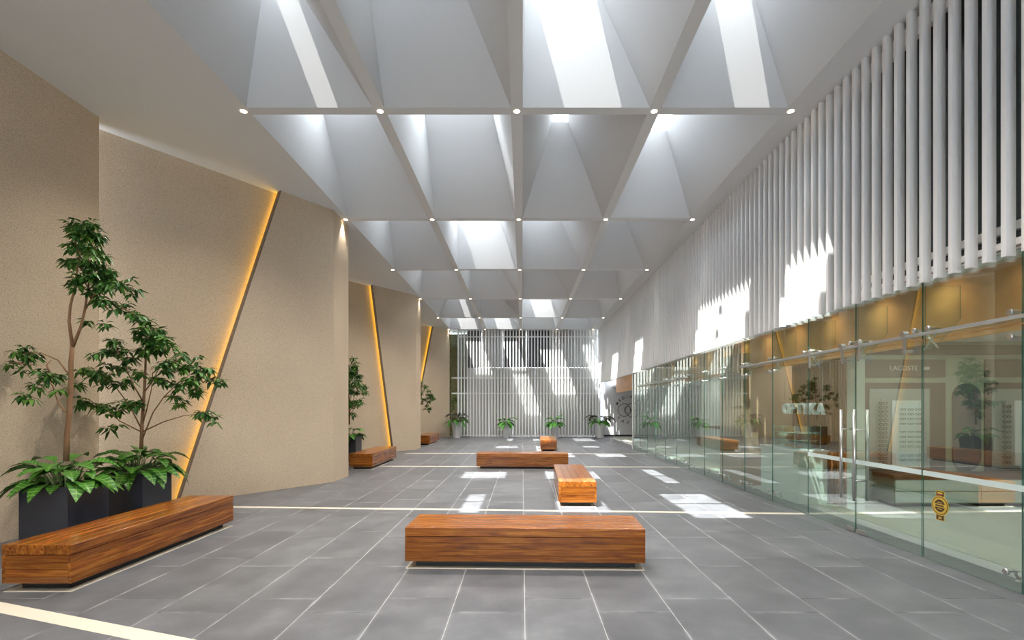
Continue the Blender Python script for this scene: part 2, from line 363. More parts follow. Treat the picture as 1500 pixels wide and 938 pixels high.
for r_ in range(8):
    for c in range(4):
        x0, x1 = GX[c]+BH, GX[c+1]-BH; y0, y1 = GYs[r_]+BH, GYs[r_+1]-BH
        a0, a1, b0, b1 = OPEN[r_][c]; b0 *= K; b1 *= K
        a0 = max(a0, x0+.01); a1 = min(a1, x1-.01); b0 = max(b0, y0+.03); b1 = min(b1, y1-.03)
        lo = [(x0, y0, 0), (x1, y0, 0), (x1, y1, 0), (x0, y1, 0)]; hi = [(a0, b0, DEP), (a1, b0, DEP), (a1, b1, DEP), (a0, b1, DEP)]
        cf = MB()                                  # the raised curb round the skylight
        for (p, q_) in (((a0-.06, b0-.06), (a0, b1+.06)), ((a1, b0-.06), (a1+.06, b1+.06)), ((a0, b0-.06), (a1, b0)), ((a0, b1), (a1, b1+.06))):
            cf.box((p[0], p[1], DEP), (q_[0], q_[1], DEP+.06))
        co = cf.obj('coffer', 'coffer', ceil_o)
        for i in range(4):
            j = (i+1) % 4
            nrm = [(0, -.03, .02), (.03, 0, .02), (0, .03, .02), (-.03, 0, .02)][i]
            v = [lo[i], lo[j], hi[j], hi[i]]; v += [tuple(Vector(p)+Vector(nrm)) for p in v]
            MB().add(v, BOXF).obj('panel', 'coffer', co)
        MB().box((a0, b0, DEP+.03), (a1, b1, DEP+.036)).obj('skylight_pane', 'skyglass', co)
        if b1-b0 > 1.5:
            MB().box((a0, (b0+b1)/2-.03, DEP+.0), (a1, (b0+b1)/2+.03, DEP+.06)).obj('glazing_bar', 'coffer', co)

# ------------------------------------------------------------------ right wall: dark upper glazing behind the fins, far end wall
wr = tag(empty('wall_right', (XG, 0, 0)), kind='structure')
def rbox(name, a, b, ms): return box(name, (a[0]-XG, a[1], a[2]), (b[0]-XG, b[1], b[2]), ms, wr)
y = BACK
k = 0
while y < FAR-.05:
    e = min(y+2.2, FAR)
    rbox('upper_pane', (4.62, y+.03, 3.10), (4.66, e-.03, CEIL), 'darkglass' if y < 11.5 else 'white')
    rbox('mullion', (4.58, e-.03, 3.10), (4.66, e+.03, CEIL), 'white')
    y = e; k += 1
rbox('transom', (4.58, BACK, 3.06), (4.68, FAR, 3.14), 'white')
rbox('transom', (4.57, BACK, 3.30), (4.62, FAR, 3.38), 'white')
# the fins
FX0, FX1, FT = 4.25, 4.335, .05
scr = tag(empty('fin_screen', ((FX0+FX1)/2, 13, 2.98)), 'long screen of tall white upright fins hung above the glass storefront', 'screen')
fin_me = MB().box((-(FX1-FX0)/2, -FT/2, 0), ((FX1-FX0)/2, FT/2, CEIL-2.98-.002)).me('fin', 'fin')
y = 4.132*K-.178*14
while y < FAR-.1:
    obj('fin', fin_me, scr, (0, y+FT/2-13, 0)); y += .172*K
MB().box((FX1-(FX0+FX1)/2, BACK-13+3, 2.75), (FX1+.05-(FX0+FX1)/2, FAR-13, 2.95)).obj('rail', 'fin', scr)
MB().box((FX1-(FX0+FX1)/2, BACK-13+3, .10), (FX1+.04-(FX0+FX1)/2, FAR-13, .16)).obj('rail', 'fin', scr)

# ------------------------------------------------------------------ far wall with its own screen of fins
wf = tag(empty('wall_far', (0, FAR, 0)), kind='structure')
def fbox(name, a, b, ms): return box(name, (a[0], a[1], a[2]), (b[0], b[1], b[2]), ms, wf)
fy = .30
zs = [0.02, 2.44, 3.32, 3.9]
for i in range(3):
    x = -3.15
    while x < 4.4:
        e = min(x+1.3, 4.45); fbox('cladding_panel', (x+.006, fy, zs[i]+.006), (e-.006, fy+.04, zs[i+1]-.006), 'clad'); x = e
for xa, xb, ms in ((-3.15, -2.3, 'darkglass'), (-2.3, -1.1, 'clad'), (-1.1, .25, 'darkglass'), (.25, 1.6, 'darkglass'), (1.6, 3.0, 'clad'), (3.0, 4.45, 'clad')):
    fbox('upper_panel', (xa+.01, fy, 3.92), (xb-.01, fy+.04, CEIL), ms)
for z in (2.44, 3.32): fbox('transom', (-4.0, fy-.06, z-.04), (4.5, fy, z+.04), 'white')
fbox('window_pane', (-4.05, fy+.01, 0), (-3.16, fy+.02, CEIL), 'glass')
fbox('backing', (-7.2, 2.0, -.1), (9.5, 2.1, CEIL+.2), 'greywall')
fscr = tag(empty('fin_screen', (.2, FAR+.05, 0)), 'floor to ceiling screen of white upright fins behind the white pots', 'screen')
ffin = MB().box((-.035, -.05, 0), (.035, .05, CEIL-.004)).me('fin', 'fin')
x = -3.60
while x < 4.42:
    obj('fin', ffin, fscr, (x-.2, 0, .002)); x += .172
fscr_r = MB().box((-3.8, .051, 5.6), (4.2, .085, 5.66)).box((-3.8, .051, .05), (4.2, .085, .1)).obj('rail', 'fin', fscr)
# hedge outside the narrow window
q = MB(); rr = random.Random(3)
for i in range(5200):
    p = Vector((rr.uniform(-5.0, -2.6), FAR+rr.uniform(.75, 1.2), rr.uniform(.05, 5.95))); a = Vector((rr.uniform(-1, 1), rr.uniform(-1, .2), rr.uniform(-1, 1))).normalized()*.06
    b = a.orthogonal().normalized()*.025
    q.add([p-a, p+b, p+a, p-b], [(0, 1, 2, 3)])
hd = q.obj('hedge', 'hedgeleaf'); tag(hd, 'leafy green hedge outside the narrow window beside the slatted end wall', 'hedge', kind='stuff')
MB().box((-5.0, FAR+1.0, 0), (-2.6, FAR+1.15, 5.9)).obj('stem_mass', 'hedgeleaf', hd)

# logo wall past the storefront
wlg = tag(box('wall_end', (4.62, FAR+.22, 0), (9.4, FAR+.34, 3.2), 'greywall'), kind='structure')
bb = tag(box('baseboard_end', (4.62, FAR+.20, 0), (9.4, FAR+.219, .10), 'black'), kind='structure')
def ring(r, wdt, n=28):
    q = MB(); v = []
    for i in range(n):
        a = 2*PI*i/n
        for rad in (r-wdt/2, r+wdt/2):
            for y in (0, .012): v.append((rad*math.cos(a), -y, rad*math.sin(a)))
    f = []
    for i in range(n):
        a = 4*i; b = 4*((i+1) % n); f += [(a+1, a+3, b+3, b+1), (a, a+1, b+1, b), (a+3, a+2, b+2, b+3)]
    return q.add(v, f)
lc = at(921, 601, FAR+.22)
lg = tag(empty('wall_logo', (lc.x, FAR+.219, lc.z)), 'dark round lettered logo of interlocking rings on grey end wall', 'logo')
M['ink'] = mat('dark_sign_ink', (.03, .03, .035), .5)
for dx, r_ in ((-.26, .36), (.22, .40)): ring(r_, .03).obj('ring', 'ink', lg, (dx, 0, 0))
ring(.2, .025).obj('ring', 'ink', lg, (-.06, 0, 0))
MB().box((0, -.012, -.012), (.55, 0, .012)).obj('bar', 'ink', lg, (.02, 0, 0))
for word, rad, start, step, flip in (('MEDIPIEL', .74, 150, -17.5, 1), ('CAY', .72, 218, 24, -1)):
    for i, ch in enumerate(word):
        a = math.radians(start+step*i)
        me = text_mesh('letter', ch, .22, .012, 'ink', bold=.004)
        o = obj('letter', me, lg, (rad*math.cos(a), -.006, rad*math.sin(a)))
        o.rotation_euler = (PI/2, 0, 0); tilt = (a-PI/2) if flip > 0 else (a+PI/2)
        o.matrix_local = Matrix.Translation(o.location) @ Matrix.Rotation(-tilt, 4, 'Y') @ Matrix.Rotation(PI/2, 4, 'X')

# ------------------------------------------------------------------ storefront
BX = 5.10
def T(name, a, b, ms): return tag(box(name, a, b, ms), kind='structure')
T('trim_1', (BX, BACK, 2.45), (BX+.06, 25.6*K, 3.3), 'copper')
T('ceiling_shop', (BX+.06, BACK, 2.80), (9.4, FAR+.3, 2.9), 'plaster')
T('ceiling_lobby', (4.70, BACK, 3.28), (BX+.3, FAR+.2, 3.34), 'plaster')
T('wall_shop', (9.4, BACK, 0), (9.5, FAR+.3, 3.2), 'greywall')
shopfloor = tag(box('floor_shop', (5.0, BACK, -.10), (9.5, FAR+.3, .004), 'palefloor'), kind='structure')
st = tag(empty('window_1', (XG, 10, 0)), kind='structure')
J0 = 4.12*K; JP = 1.03*K
joints = [J0+JP*k for k in range(-4, 15)]
def pane_me(wd, z0, z1):
    v = boxv((-.005, 0, z0), (.005, wd, z1)); f = BOXF
    return mesh('pane', v, f, ['glass', 'edge'], fm=[1, 1, 1, 0, 1, 0])
lower, upper = pane_me(JP-.012, .015, 2.38), pane_me(JP-.012, 2.392, 3.05)
DOOR = (1, 2)      # door leaves start at joints J0+JP*1 and J0+JP*2
for i, y in enumerate(joints[:-1]):
    k = i-4
    obj('pane', upper, st, (0, y-10+.006, 0))
    if k not in DOOR: obj('pane', lower, st, (0, y-10+.006, 0))
# posts at the end of the glass, round bolts, glass braces
def disc_me(name, r, t, ms):       # short cylinder along x
    q = MB(); q.tube([(-t, 0, 0), (-t*.35, 0, 0), (0, 0, 0)], [r*.9, r, r], 14); return q.me(name, ms)
bolt_q = MB().tube([(-.034, 0, 0), (-.028, 0, 0), (-.010, 0, 0)], [.024, .029, .029], 12).tube([(-.012, 0, 0), (.10, 0, 0)], .009, 6)
bolt = bolt_q.me('bolt', 'steel')
arm = MB().tube([(.09, -.09, .10), (.09, 0, 0), (.09, .09, -.10)], .010, 6).tube([(.09, .09, .10), (.09, 0, 0), (.09, -.09, -.10)], .010, 6).me('spider_arm', 'steel')
brace = MB().add([(.015, -.006, 2.98), (.40, -.006, 2.98), (.40, -.006, 2.62), (.10, -.006, 2.28), (.015, -.006, 2.28),
                  (.015, .006, 2.98), (.40, .006, 2.98), (.40, .006, 2.62), (.10, .006, 2.28), (.015, .006, 2.28)],
                 [(0, 1, 2, 3, 4), (9, 8, 7, 6, 5)], 0).add([], [])
for i in range(5):
    j = (i+1) % 5; brace.f.append((i, i+5, j+5, j)); brace.m.append(1)
brace = brace.me('glass_brace', ['glass', 'edge'])
foot = MB().tube([(.10, 0, .0), (.10, 0, .02), (.07, 0, .06), (.07, 0, .10)], [.03, .014, .012, .012], 8).me('foot_clamp', 'steel')
for i, y in enumerate(joints):
    k = i-4
    for dy in (-.09, .09):
        obj('bolt', bolt, st, (0, y-10+dy, 2.50))
        if not (k in (1, 2, 3)): obj('bolt', bolt, st, (0, y-10+dy, 2.28))
    obj('spider_arm', arm, st, (0, y-10, 2.39))
    obj('glass_brace', brace, st, (.012, y-10, 0))
    if k not in (1, 2, 3):
        for dy in (-.13, .13):
            obj('bolt', bolt, st, (0, y-10+dy, .17)); obj('foot_clamp', foot, st, (0, y-10+dy, .08))
MB().box((-.03, 0, 0), (.03, .10, 3.05)).obj('end_post', 'white', st, (0, joints[-1]-10+.01, 0))
def rail(y0, y1, z):
    MB().tube([(-.07, y0-10, z), (-.07, y1-10, z)], .019, 10).obj('sliding_rail', 'steel', st)
    y = y0+.2
    while y < y1: MB().tube([(-.062, y-10, z), (.0, y-10, z)], .016, 8).obj('rail_stud', 'steel', st); y += .52
rail(2.2*K, 9.3*K, 2.44); rail(12.4*K, 17.8*K, 2.44)
# frosted band
MB().box((-.0075, 1.2-10, .91), (-.0055, joints[4+1]-.01-10, .965)).obj('frosted_band', 'frost', st)
MB().box((-.0075, joints[4+3]+.012-10, .91), (-.0055, joints[4+3]+.013-10, .965))
# glass door leaves
hq = MB().tube([(-.085, 0, .44), (-.085, 0, 1.62)], .018, 10)
for z in (.70, 1.36): hq.tube([(-.085, 0, z), (.085, 0, z)], .009, 8)
hq.tube([(.085, 0, .44), (.085, 0, 1.62)], .018, 10)
handle = hq.me('handle', 'steel', True)
hang = MB().box((-.08, -.016, 2.24), (-.06, .016, 2.44)).tube([(-.085, 0, 2.28), (.02, 0, 2.28)], .016, 10).tube([(-.10, 0, 2.47), (-.04, 0, 2.47)], .035, 14).me('hanger', 'steel')
for n_, (k, hy) in enumerate(((1, JP-.10), (2, .16))):
    d = tag(empty('door_%d' % (n_+1), (XG-.004, J0+JP*k+.006, 0)), kind='structure')
    obj('pane', lower, d)
    obj('handle', handle, d, (0, hy, 0))
    obj('hanger', hang, d, (0, .16, 0)); obj('hanger', hang, d, (0, JP-.16, 0))
    MB().box((-.016, (JP-.20) if k == 1 else .01, .012), (.016, (JP-.03) if k == 1 else .18, .06)).obj('patch_fitting', 'steel', d)
    MB().box((-.0085, .0, .91), (-.0055, JP-.012, .965)).obj('frosted_band', 'frost', d)
# award sticker on a pane
sk = tag(empty('award_sticker', (XG-.0056, 4.93*K, .62)), 'gold and black round award sticker with ribbon on the glass', 'sticker')
M['gold'] = mat('sticker_gold', (.62, .42, .06), .4); M['dark'] = mat('sticker_dark', (.06, .03, .015), .5)
M['red'] = mat('sticker_red', (.6, .03, .02), .5); M['yellow'] = mat('sticker_yellow', (.8, .6, .02), .5); M['blue'] = mat('sticker_blue', (.02, .05, .3), .5)
def plate(name, y0, y1, z0, z1, x, ms): MB().box((x-.001, y0, z0), (x, y1, z1)).obj(name, ms, sk)
plate('ribbon', -.052, .052, -.155, .155, 0, 'gold'); plate('ribbon_face', -.045, .045, -.148, .148, -.001, 'dark')
def sdisc(name, r, x, ms, n=30):
    MB().tube([(x-.001, 0, 0), (x, 0, 0)], r, n).obj(name, ms, sk)
sdisc('seal_rim', .105, -.002, 'gold'); sdisc('seal_ring', .094, -.003, 'dark'); sdisc('seal_ring', .086, -.004, 'gold'); sdisc('seal_face', .064, -.005, 'dark')
plate('seal_banner', -.078, .078, -.018, .018, -.006, 'gold'); plate('seal_line', -.05, .05, -.008, .008, -.007, 'dark')
plate('seal_line', -.03, .03, .030, .036, -.006, 'gold'); plate('seal_line', -.03, .03, -.038, -.032, -.006, 'gold')
plate('flag_band', -.03, .03, .124, .138, -.002, 'yellow'); plate('flag_band', -.03, .03, .118, .124, -.002, 'blue'); plate('flag_band', -.03, .03, .112, .118, -.002, 'red')
plate('seal_line', -.02, .02, -.138, -.118, -.002, 'gold')

# ------------------------------------------------------------------ shop interior
def wtag(o, l, c, g=None): return tag(o, l, c, g)
T('wall_partition', (4.62, 9.95*K, .0), (9.4, 11.0*K, 2.8), 'brown')
# slatted wooden screen
sl = tag(empty('slat_screen', (5.3, 8.2*K, 0)), 'brown vertical timber slat screen inside the shop beyond the glass doors', 'screen')
MB().box((.03, 7.68*K-8.2*K, 0), (.10, 9.3*K-8.2*K, 2.79)).obj('backing', 'brown', sl)
sl_me = MB().box((0, -.013, .005), (.03, .013, 2.44)).me('slat', 'slatwood')
y = 7.70*K
while y < 9.25*K: obj('slat', sl_me, sl, (0, y-8.2*K, 0)); y += .047
# counter with cake display case
ct = tag(empty('service_counter', (5.3, 8.65*K, 0)), 'pale green white service counter behind the glass beside the slat screen', 'counter')
M['mint'] = mat('pale_mint_laminate', (.66, .74, .66), .4)
ct.location = (4.86, 8.65*K, 0)
y0, y1 = -.62*K, .62*K
MB().box((-.16, y0, .0), (.34, y1, .88)).obj('body', 'mint', ct); MB().cham((-.18, y0-.02, .88), (.36, y1+.02, .92), .006).obj('worktop', 'white', ct)
dc = tag(empty('display_case', (4.92, 8.5*K, .92)), 'glass cake display case standing on the pale counter', 'display case')
for a, b in (((-.2, -.35, 0), (-.194, .35, .40)), ((.25, -.35, 0), (.256, .35, .40)), ((-.2, -.356, 0), (.256, -.35, .40)), ((-.2, .35, 0), (.256, .356, .40)), ((-.2, -.356, .40), (.256, .356, .406))):
    MB().box(a, b).obj('case_pane', 'glass', dc)
for z in (.0, .14, .27): MB().box((-.18, -.33, z+.002), (.23, .33, z+.012)).obj('shelf', 'frost', dc)
for (x, y, z) in ((-.195, -.35, 0), (-.195, .35, 0), (.25, -.35, 0), (.25, .35, 0)): MB().box((x-.006, y-.006, 0), (x+.006, y+.006, .41)).obj('corner_frame', 'frost', dc)
M['cake'] = mat('orange_pastry', (.75, .28, .03), .5); M['choc'] = mat('brown_pastry', (.35, .12, .05), .6)
def lump(name, r, h, ms, loc, lab, cat, grp=None):
    q = MB(); prof = [(.0, .0), (.85, .0), (1, .35), (.85, .8), (.4, 1), (.0, .92)]; v = []; f = []; n = 14
    for pr, pz in prof:
        for i in range(n):
            a = 2*PI*i/n; rr_ = r*pr*(1+.06*math.cos(a*7)); v.append((rr_*math.cos(a), rr_*math.sin(a), h*pz))
    for j in range(len(prof)-1):
        for i in range(n): f.append((j*n+i, j*n+(i+1) % n, (j+1)*n+(i+1) % n, (j+1)*n+i))
    o = obj(name, mesh(name, v, f, ms, True), None, loc); tag(o, lab, cat, grp); return o
lump('bundt_cake', .10, .105, 'cake', (4.90, 8.62*K, 1.203), 'orange domed cake on the top shelf of the display case', 'cake')
for i, (dy, z) in enumerate(((-.16, 1.073), (0.02, 1.073), (.18, 1.073))):
    lump('pastry', .055, .05, 'choc', (4.88, 8.5*K+dy, z), 'small brown pastry on the middle shelf of the display case', 'pastry', 'pastries on the middle shelf')
for i, dy in enumerate((-.2, -.03, .15)):
    lump('pastry', .06, .05, 'cake', (4.88, 8.5*K+dy, .933), 'small orange pastry on the lowest shelf of the display case', 'pastry', 'pastries on the lowest shelf')
# lettering on a hanging sign just inside the glass
SX = 4.47
ya, yb = F*SX/(1147-CX), F*SX/(1208-CX)
sg = tag(empty('shop_sign', (SX, (ya+yb)/2, CH-2*((ya+yb)/2)/F)), 'pale blue raised shop name lettering hung inside the glass', 'sign')
M['signface'] = mat('pale_sign_face', (.85, .95, .97), .4)
wds = [1.15, .98, .9, 1.0, 1.08, 1.05]; tot = sum(wds); u = 0; span = ya-yb; hgt = .178
for ch, wd in zip('OPTYKA', wds):
    me = text_mesh('letter', ch, 1, .04, 'signface', bold=.018)
    xs = [v.co.x for v in me.vertices]; ys = [v.co.y for v in me.vertices]
    sx = (wd/tot*span*.96)/(max(xs)-min(xs)); sy = hgt/(max(ys)-min(ys)); cx = (max(xs)+min(xs))/2; cy = (max(ys)+min(ys))/2
    for v in me.vertices: v.co = ((v.co.x-cx)*sx, (v.co.y-cy)*sy, v.co.z)
    o = obj('letter', me, sg)
    yc = span/2-(u+wd/2)/tot*span
    o.matrix_local = Matrix.Translation((0, yc, 0)) @ Matrix(((0, 0, -1, 0), (-1, 0, 0, 0), (0, 1, 0, 0), (0, 0, 0, 1)))
    u += wd
for dy in (-.45*span, .45*span): MB().tube([(.0, dy, hgt/2-.03), (0, dy, 3.05-sg.location.z)], .0025, 5).obj('hanging_wire', 'steel', sg)
# optician's back wall, facing the camera
WZ = 8.25*K
def wp(px, py): p = at(px, py, WZ); return p.x, p.z
ow = T('wall_optician', (5.75, WZ, 0), (9.4, WZ+.1, 2.8), 'white'); ow.data.materials.clear()
M['olive'] = mat('olive_paint', (.34, .36, .27), .7); M['taupe2'] = mat('taupe_panel', (.135, .105, .095), .6); M['niche'] = mat('niche_grey', (.33, .35, .32), .6)
ow.data.materials.append(M['olive'])
def on_wall(name, px0, py0, px1, py1, th, ms, parent=None, y=WZ):
    a = wp(px0, py1); b = wp(px1, py0)
    return box(name, (a[0], y-th, a[1]), (b[0], y-.0005, b[1]), ms, parent)
def wpart(name, x0, y0, x1, y1, th, ms):
    o = on_wall(name, x0, y0, x1, y1, th, ms); o.parent = ow; o.matrix_parent_inverse = Matrix.Translation(ow.location).inverted(); return o
wpart('header_band', 1250, 506, 1560, 520, .05, 'taupe2')
for x0 in (1262, 1441):
    wpart('name_panel', x0, 527, x0+121, 553, .03, 'taupe2')
    wpart('display_panel', x0, 561, x0+121, 690, .03, 'taupe2')
    wpart('niche_panel', x0+9, 570, x0+97, 686, .04, 'niche')
    wpart('light_box', x0+41, 587, x0+49, 682, .06, 'white')
    for a in ((x0+49, 587, x0+82, 589), (x0+81, 587, x0+83, 684)): wpart('display_frame', *a, .06, 'mint')
    wpart('display_glass', x0+49, 589, x0+81, 684, .045, 'frost')
# capsule mirror
a = wp(1394, 690); b = wp(1435, 562); r_ = (b[0]-a[0])/2; pts = []
for i in range(13): t = PI*i/12; pts.append((r_*math.cos(t), (b[1]-a[1])/2-r_+r_*math.sin(t)))
for i in range(13): t = PI+PI*i/12; pts.append((r_*math.cos(t), -(b[1]-a[1])/2+r_+r_*math.sin(t)))
q = MB(); q.prism(pts, 0, .03); M['mirror'] = mat('grey_mirror', (.10, .10, .11), .1, spec=.9)
o = q.obj('wall_mirror', 'mirror', None, ((a[0]+b[0])/2, WZ-.001, (a[1]+b[1])/2), (PI/2, 0, 0)); tag(o, 'capsule shaped dark mirror on the olive optician wall', 'mirror')
# name lettering
p = wp(1324, 540)
wm = tag(empty('brand_lettering', (p[0], WZ-.031, p[1])), 'small pale brand lettering on the dark optician wall panel', 'lettering')
M['letters'] = mat('pale_letter', (.5, .48, .46), .5)
me = text_mesh('lettering', 'LACOSTE', .115, .006, 'letters', bold=.001); obj('lettering', me, wm, (-.03, -.004, 0), (PI/2, 0, 0))
MB().prism([(.30, -.012), (.36, -.03), (.40, -.03), (.43, .0), (.40, .035), (.365, .02), (.34, .03), (.32, .005)], 0, .006).obj('emblem', 'letters', wm, (0, -.001, 0), (PI/2, 0, 0))
# columns of spectacles
gl_me = MB()
for dx in (-.036, .036):
    pts = [(dx+.031*math.cos(2*PI*i/12), 0, .022*math.sin(2*PI*i/12)) for i in range(13)]; gl_me.tube(pts, .0045, 5)
gl_me.tube([(-.006, 0, .006), (.006, 0, .006)], .004, 5); gl_me.tube([(-.067, 0, .01), (-.067, .03, .01)], .004, 5); gl_me.tube([(.067, 0, .01), (.067, .03, .01)], .004, 5)
fr_me = gl_me.me('spectacles', 'black')
def rack(px, n, y0, y1, lab, grp):
    a = wp(px, y1+4); b = wp(px, y0-8)
    rk = tag(empty('display_rod', (a[0], WZ-.09, a[1])), lab, 'display rod')
    MB().tube([(0, 0, 0), (0, 0, b[1]-a[1])], .007, 6).obj('rod', 'steel', rk)
    for z in (.04, b[1]-a[1]-.02): MB().tube([(0, 0, z), (0, .05, z)], .006, 6).obj('rod_mount', 'steel', rk)
    for i in range(n):
        p = wp(px, y0+(y1-y0)*i/(n-1)); o = obj('spectacles', fr_me, None, (p[0], WZ-.113, p[1])); tag(o, 'dark spectacles hung on '+grp, 'spectacles', 'spectacles on '+grp)
rack(1287, 15, 591, 677, 'thin steel rod of spectacles under the brand lettering', 'the rod under the brand lettering')
rack(1466, 12, 596, 677, 'thin steel rod of spectacles past the capsule mirror', 'the rod past the capsule mirror')
for j, py in enumerate((600, 607, 614, 621, 633, 640, 647, 654, 667, 674)):
    for i, px in enumerate((1318, 1329, 1340)):
        p = wp(px, py); o = obj('spectacles', fr_me, None, (p[0], WZ-.075, p[1])); o.scale = (.72, .6, .72); tag(o, 'small spectacles on the framed display beside the light box', 'spectacles', 'spectacles on the framed display')
# low drawer unit with timber ledge
du = tag(empty('drawer_unit', (7.1, WZ-.30, 0)), 'low pale drawer unit with brown timber top under the optician wall', 'drawer unit')
MB().box((-.95, -.18, .06), (1.9, .28, .46)).obj('body', 'olive', du); MB().box((-.98, -.20, .46), (1.95, .29, .53)).obj('top', 'slatwood', du)
MB().box((-.9, -.15, .0), (1.85, .25, .06)).obj('plinth', 'black', du)
for i in range(2):
    for j in range(2): MB().box((-.94+i*1.42, -.20, .08+j*.19), (.46+i*1.42, -.18, .255+j*.19)).obj('drawer', 'mint', du)
# pale frame beside the doors, ceiling light panels
T('trim_2', (5.28, 7.45*K, 0), (5.42, 7.66*K, 2.80), 'mint')
for i, (x, y) in enumerate(((6.4, 5.2), (6.4, 7.2), (7.9, 6.2), (5.9, 9.3), (6.3, 13.5), (6.3, 17.5), (6.3, 21.5))):
    t = tag(empty('ceiling_panel_light', (x, y*K, 2.80)), 'square white lit ceiling panel inside the shops behind the glass', 'ceiling light', 'lit panels in the shop ceilings')
    MB().box((-.32, -.32, -.03), (.32, .32, -.001)).obj('frame', 'white', t); MB().box((-.29, -.29, -.034), (.29, .29, -.0305)).obj('diffuser', 'panel_light', t)
# shop beyond the partition
T('wall_back', (7.2, 11.0*K, 0), (7.3, 19.0*K, 2.8), 'white')
cn = tag(empty('reception_counter', (6.2, 14.5*K, 0)), 'plain white reception desk deep in the shop past the brown partition', 'counter')
MB().box((-.3, -.9, 0), (.3, .9, 1.0)).obj('body', 'white', cn); MB().cham((-.34, -.94, 1.0), (.36, .94, 1.05), .008).obj('worktop', 'slatwood', cn)

# ------------------------------------------------------------------ benches
BL, BW = 2.44, .62
def board(l, wd, t, c=.003):        # length along local x
    return MB().cham((-l/2, -wd/2, 0), (l/2, wd/2, t), c).me('board', 'wood')
lid_me = board(BL, BW/5-.0015, .088)
side_me = MB().box((-BL/2, -.015, 0), (BL/2, .015, .0610)).me('board', 'wood')
end_me = MB().box((-(BW-.062)/2, -.015, 0), ((BW-.062)/2, .015, .0610)).me('board', 'wood')
def make_bench():
    r = empty('bench')
    MB().box((-BL/2+.005, -BW/2+.005, .0), (BL/2-.005, BW/2-.005, .006)).obj('base_border', 'inlay', r)
    MB().box((-BL/2+.09, -BW/2+.09, .006), (BL/2-.09, BW/2-.09, .085)).obj('plinth', 'black', r)
    for i in range(5): obj('board', lid_me, r, (0, -BW/2+BW/10+i*BW/5, .335))
    for i in range(4):
        z = .078+i*.0632
        for s in (-1, 1):
            obj('board', side_me, r, (0, s*(BW/2-.0155), z))
            obj('board', end_me, r, (s*(BL/2-.0155), 0, z), (0, 0, PI/2))
    return r
proto = make_bench()
RB = math.radians(-1.6)
BEN = [((.03, 4.78*K+.31, 0), RB, 'wide brown timber bench set crosswise before the cream floor strip'),
       ((.95, 7.78*K+1.22, 0), RB+PI/2, 'timber bench with sunlit end face pointing along the hall, near the long crosswise bench'),
       ((.01, 12.5*K+.31, 0), RB, 'timber bench set crosswise behind the sunlit end of another bench'),
       ((1.02, 17.6*K+1.22, 0), RB+PI/2, 'timber bench pointing along the hall between the crosswise bench and the white pots'),
       ((-4.33, 4.20*K+1.22, 0), PI/2, 'timber bench standing in front of two charcoal planters with trees'),
       ((-4.27, 12.45*K+1.22, 0), PI/2, 'timber bench along the beige wall by the backward leaning amber groove'),
       ((-4.33, 20.45*K+1.22, 0), PI/2, 'timber bench along the beige wall beside the slatted end wall')]
for i, (loc, rz, lab) in enumerate(BEN):
    b = proto if i == 0 else copy_tree(proto)
    b.location = loc; b.rotation_euler.z = rz; tag(b, lab, 'bench', 'timber benches in the hall')

# ------------------------------------------------------------------ planters and plants
def make_planter(loc, lab):
    t = tag(empty('planter', loc), lab, 'planter', 'charcoal box planters'); s = .275
    q = MB(); z1 = .75
    q.box((-s, -s, 0), (-s+.03, s, z1)).box((s-.03, -s, 0), (s, s, z1)).box((-s+.03, -s, 0), (s-.03, -s+.03, z1)).box((-s+.03, s-.03, 0), (s-.03, s, z1)).box((-s+.03, -s+.03, 0), (s-.03, s-.03, .03))
    q.obj('box_body', 'planter', t); MB().box((-s+.031, -s+.031, .031), (s-.031, s-.031, .68)).obj('soil', 'soil', t); return t
P1 = (-5.385, 5.56*K, 0); P2 = (-5.40, 6.62*K, 0)
make_planter(P1, 'charcoal box planter holding the tall forked tree')
make_planter(P2, 'charcoal box planter holding the bushy tree near the amber groove')
make_planter((-5.36, 14.65*K, 0), 'charcoal box planter half hidden behind the beige wall corner')

